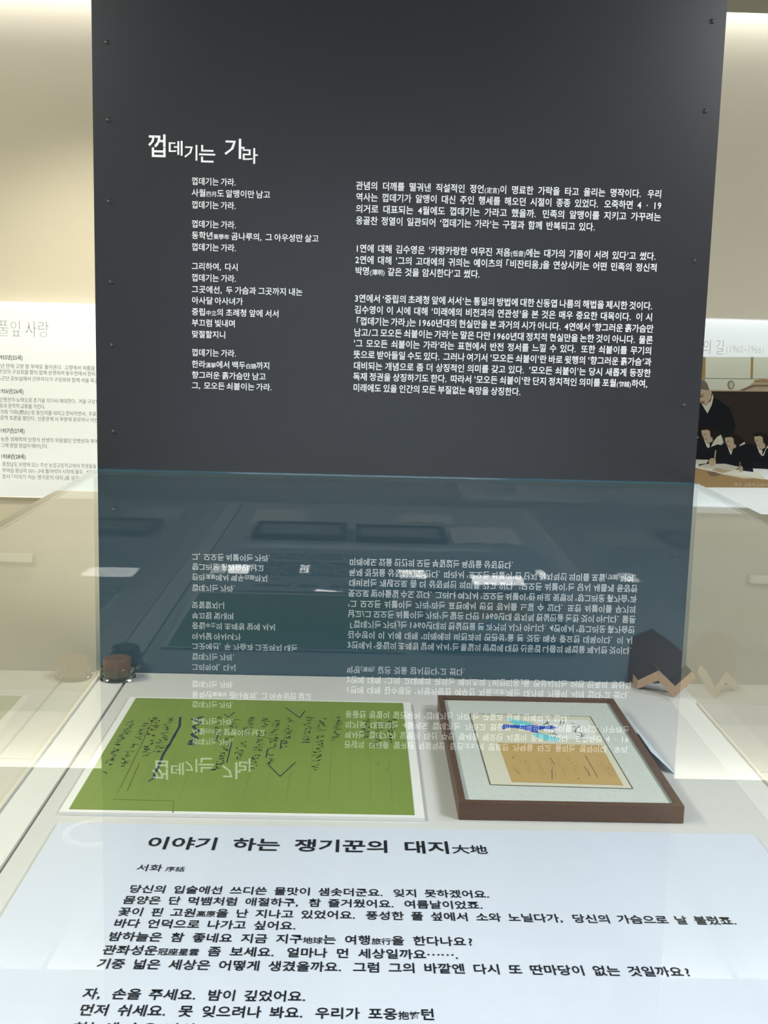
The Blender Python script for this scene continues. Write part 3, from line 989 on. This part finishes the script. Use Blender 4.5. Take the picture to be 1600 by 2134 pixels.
# teacher
poly([(-60, 960), (180, 920), (250, 1010), (310, 860), (460, 960), (520, 1130), (500, 1250), (-120, 1250)], SUIT)
ell(200, 800, 60, 100, CAP)
ell(205, 860, 78, 62, SKIN, rot=-10)
poly([(165, 790), (262, 795), (290, 815), (285, 870), (245, 935), (190, 925), (168, 880)], SKIN)
poly([(165, 785), (266, 800), (262, 775), (240, 740), (165, 740)], CAP)
poly([(172, 842), (214, 832), (216, 842), (174, 852)], SHADE)
poly([(176, 858), (210, 852), (206, 862), (178, 866)], HAIR)
poly([(170, 905), (226, 900), (215, 925), (185, 925)], SHADE)
poly([(192, 928), (240, 940), (280, 900), (300, 830), (306, 870), (290, 940), (250, 1022), (225, 985)], WHT)
# three girls bent over their notebooks


def girl(dx, dy, right_cut=False):
    def s(pts, mi):
        poly([(x + dx, y + dy) for x, y in pts], mi)
    s([(-10, 1300), (120, 1250), (330, 1300), (430, 1330), (470, 1520), (300, 1500), (60, 1490), (-70, 1470)], SUIT)
    s([(175, 1175), (215, 1150), (262, 1145), (330, 1165), (380, 1215), (375, 1290), (330, 1300), (285, 1250), (190, 1190)], HAIR)
    s([(190, 1185), (250, 1178), (285, 1200), (295, 1240), (300, 1290), (265, 1310), (240, 1296), (215, 1262), (195, 1225)], SKIN)
    s([(272, 1195), (330, 1180), (350, 1260), (280, 1250)], HAIR)
    s([(205, 1222), (232, 1216), (234, 1223), (208, 1230)], SHADE)
    s([(225, 1268), (246, 1262), (246, 1270), (228, 1274)], SHADE)
    s([(212, 1262), (245, 1305), (272, 1318), (268, 1375), (240, 1340)], WHT)
    s([(268, 1375), (295, 1310), (340, 1250), (380, 1225), (405, 1300), (390, 1322), (330, 1350)], WHT)
    s([(268, 1372), (280, 1310), (305, 1300), (290, 1330)], SUIT)


girl(-560, -10)
girl(-230, 0)
girl(0, 0)
girl(228, 70)
girl(510, 60)
girl(830, 60)
# desk, papers, hands
poly([(-250, 1470), (120, 1545), (380, 1605), (840, 1665), (1900, 1700), (1900, 1750), (-250, 1738)], DESK)
poly([(-250, 1460), (260, 1470), (240, 1505), (130, 1520), (-250, 1540)], WHT)
poly([(130, 1540), (230, 1512), (420, 1508), (560, 1540), (520, 1570), (390, 1605), (280, 1575)], WHT)
poly([(380, 1610), (500, 1575), (560, 1560), (560, 1610), (690, 1605), (740, 1585), (800, 1640), (805, 1665), (700, 1650), (600, 1655)], WHT)
poly([(860, 1640), (1100, 1600), (1300, 1650), (1150, 1690), (900, 1680)], WHT)
poly([(285, 1575), (340, 1548), (430, 1570), (500, 1572), (400, 1600)], BUN)
ell(296, 1492, 36, 38, SKIN)
poly([(322, 1375), (334, 1380), (324, 1490), (310, 1488)], BUN)
ell(572, 1562, 22, 34, SKIN)
poly([(558, 1490), (572, 1490), (566, 1550), (556, 1548)], SHADE)
poly([(250, 1580), (330, 1590), (380, 1620), (300, 1635), (255, 1610)], SHADE)
ph.build('photograph', PM, rb, fix=False)


def on_photo(x, z):
    return (x, YB - 0.0062, z)


lettering('caption_lettering', RIGHT_CAPTION, 0.0155, 0.014, on_photo, PM[CAPT], rb, 0.0)

# ------------------------------------------------------------------ ceiling fittings
cr = thing('ceiling_ring', 'round white ring fitting in the low ceiling near the back wall', 'ceiling fitting', (-0.925, 1.335, CEIL_Z))
MB().lathe([(.082, -.0002), (.080, -.008), (.090, -.012), (.104, -.008), (.106, -.0002)], (-0.925, 1.335, CEIL_Z), 40).build('ring', M_metal, cr, smooth=True)
dl = bpy.data.lights.new('downlight_fill', 'SPOT')  # spot added at the ring to brighten the lower wall and floor
dl.energy = 160
dl.color = (1.0, 0.93, 0.80)
dl.spot_size = math.radians(125)
dl.spot_blend = 0.8
dl.shadow_soft_size = 0.07
dlo = bpy.data.objects.new('downlight_fill', dl)
COL.objects.link(dlo)
dlo.location = (-0.925, 1.335, CEIL_Z - 0.004)
for i, (x, y, w, d, rot, lab) in enumerate([
        (-1.38, -9.39, 0.40, 0.40, 0, 'square ceiling light far behind the viewer, leftmost of the row'),
        (-0.62, -9.47, 0.09, 0.38, 0, 'narrow ceiling light far behind the viewer, second in the row'),
        (-0.38, -8.32, 0.30, 0.40, 0.35, 'turned ceiling light nearest the viewer, apart from the row'),
        (0.48, -9.33, 0.26, 0.40, 0, 'medium ceiling light far behind the viewer, fourth in the row'),
        (1.33, -9.13, 0.52, 0.42, 0, 'widest ceiling light far behind the viewer, right end of the row')]):
    t = thing('ceiling_light', lab, 'ceiling light', (x, y, 2.61), 'far ceiling lights')
    t.rotation_euler.z = rot
    m = Matrix.Translation((x, y, 0)) @ Matrix.Rotation(rot, 4, 'Z')

    def bx(mb, *a):
        n0 = len(mb.v)
        mb.box(*a)
        mb.v[n0:] = [tuple(m @ Vector(p)) for p in mb.v[n0:]]
    f = MB()
    bx(f, -w / 2 - .02, w / 2 + .02, -d / 2 - .02, d / 2 + .02, 2.604, 2.6098)
    f.build('housing', M_metal, t)
    f = MB()
    bx(f, -w / 2, w / 2, -d / 2, d / 2, 2.600, 2.604)
    f.build('diffuser', M_lamp, t)
for x, y, s, lab in [(1.9, -2.0, 0.9, 'large square ceiling light above the aisle right of the case'),
                     (-1.9, -2.0, 0.9, 'large square ceiling light above the aisle left of the case'),
                     (2.2, -0.4, 0.6, 'small square fill light added right of the charcoal panel'),
                     (-2.2, -0.4, 0.6, 'small square fill light added left of the charcoal panel')]:
    t = thing('ceiling_light', lab, 'ceiling light', (x, y, 2.75), 'square ceiling lights over the case')
    MB().box(x - s / 2, x + s / 2, y - s / 2, y + s / 2, 2.7385, 2.7498).build('diffuser', M_lamp_soft, t)
    h = s / 2 + .02
    f = MB().box(x - h, x + h, y - h, y - s / 2, 2.732, 2.7498).box(x - h, x + h, y + s / 2, y + h, 2.732, 2.7498)
    f.box(x - h, x - s / 2, y - s / 2, y + s / 2, 2.732, 2.7498).box(x + s / 2, x + h, y - s / 2, y + s / 2, 2.732, 2.7498)
    f.build('rim', M_metal, t)

bpy.data.objects.remove(_fo)
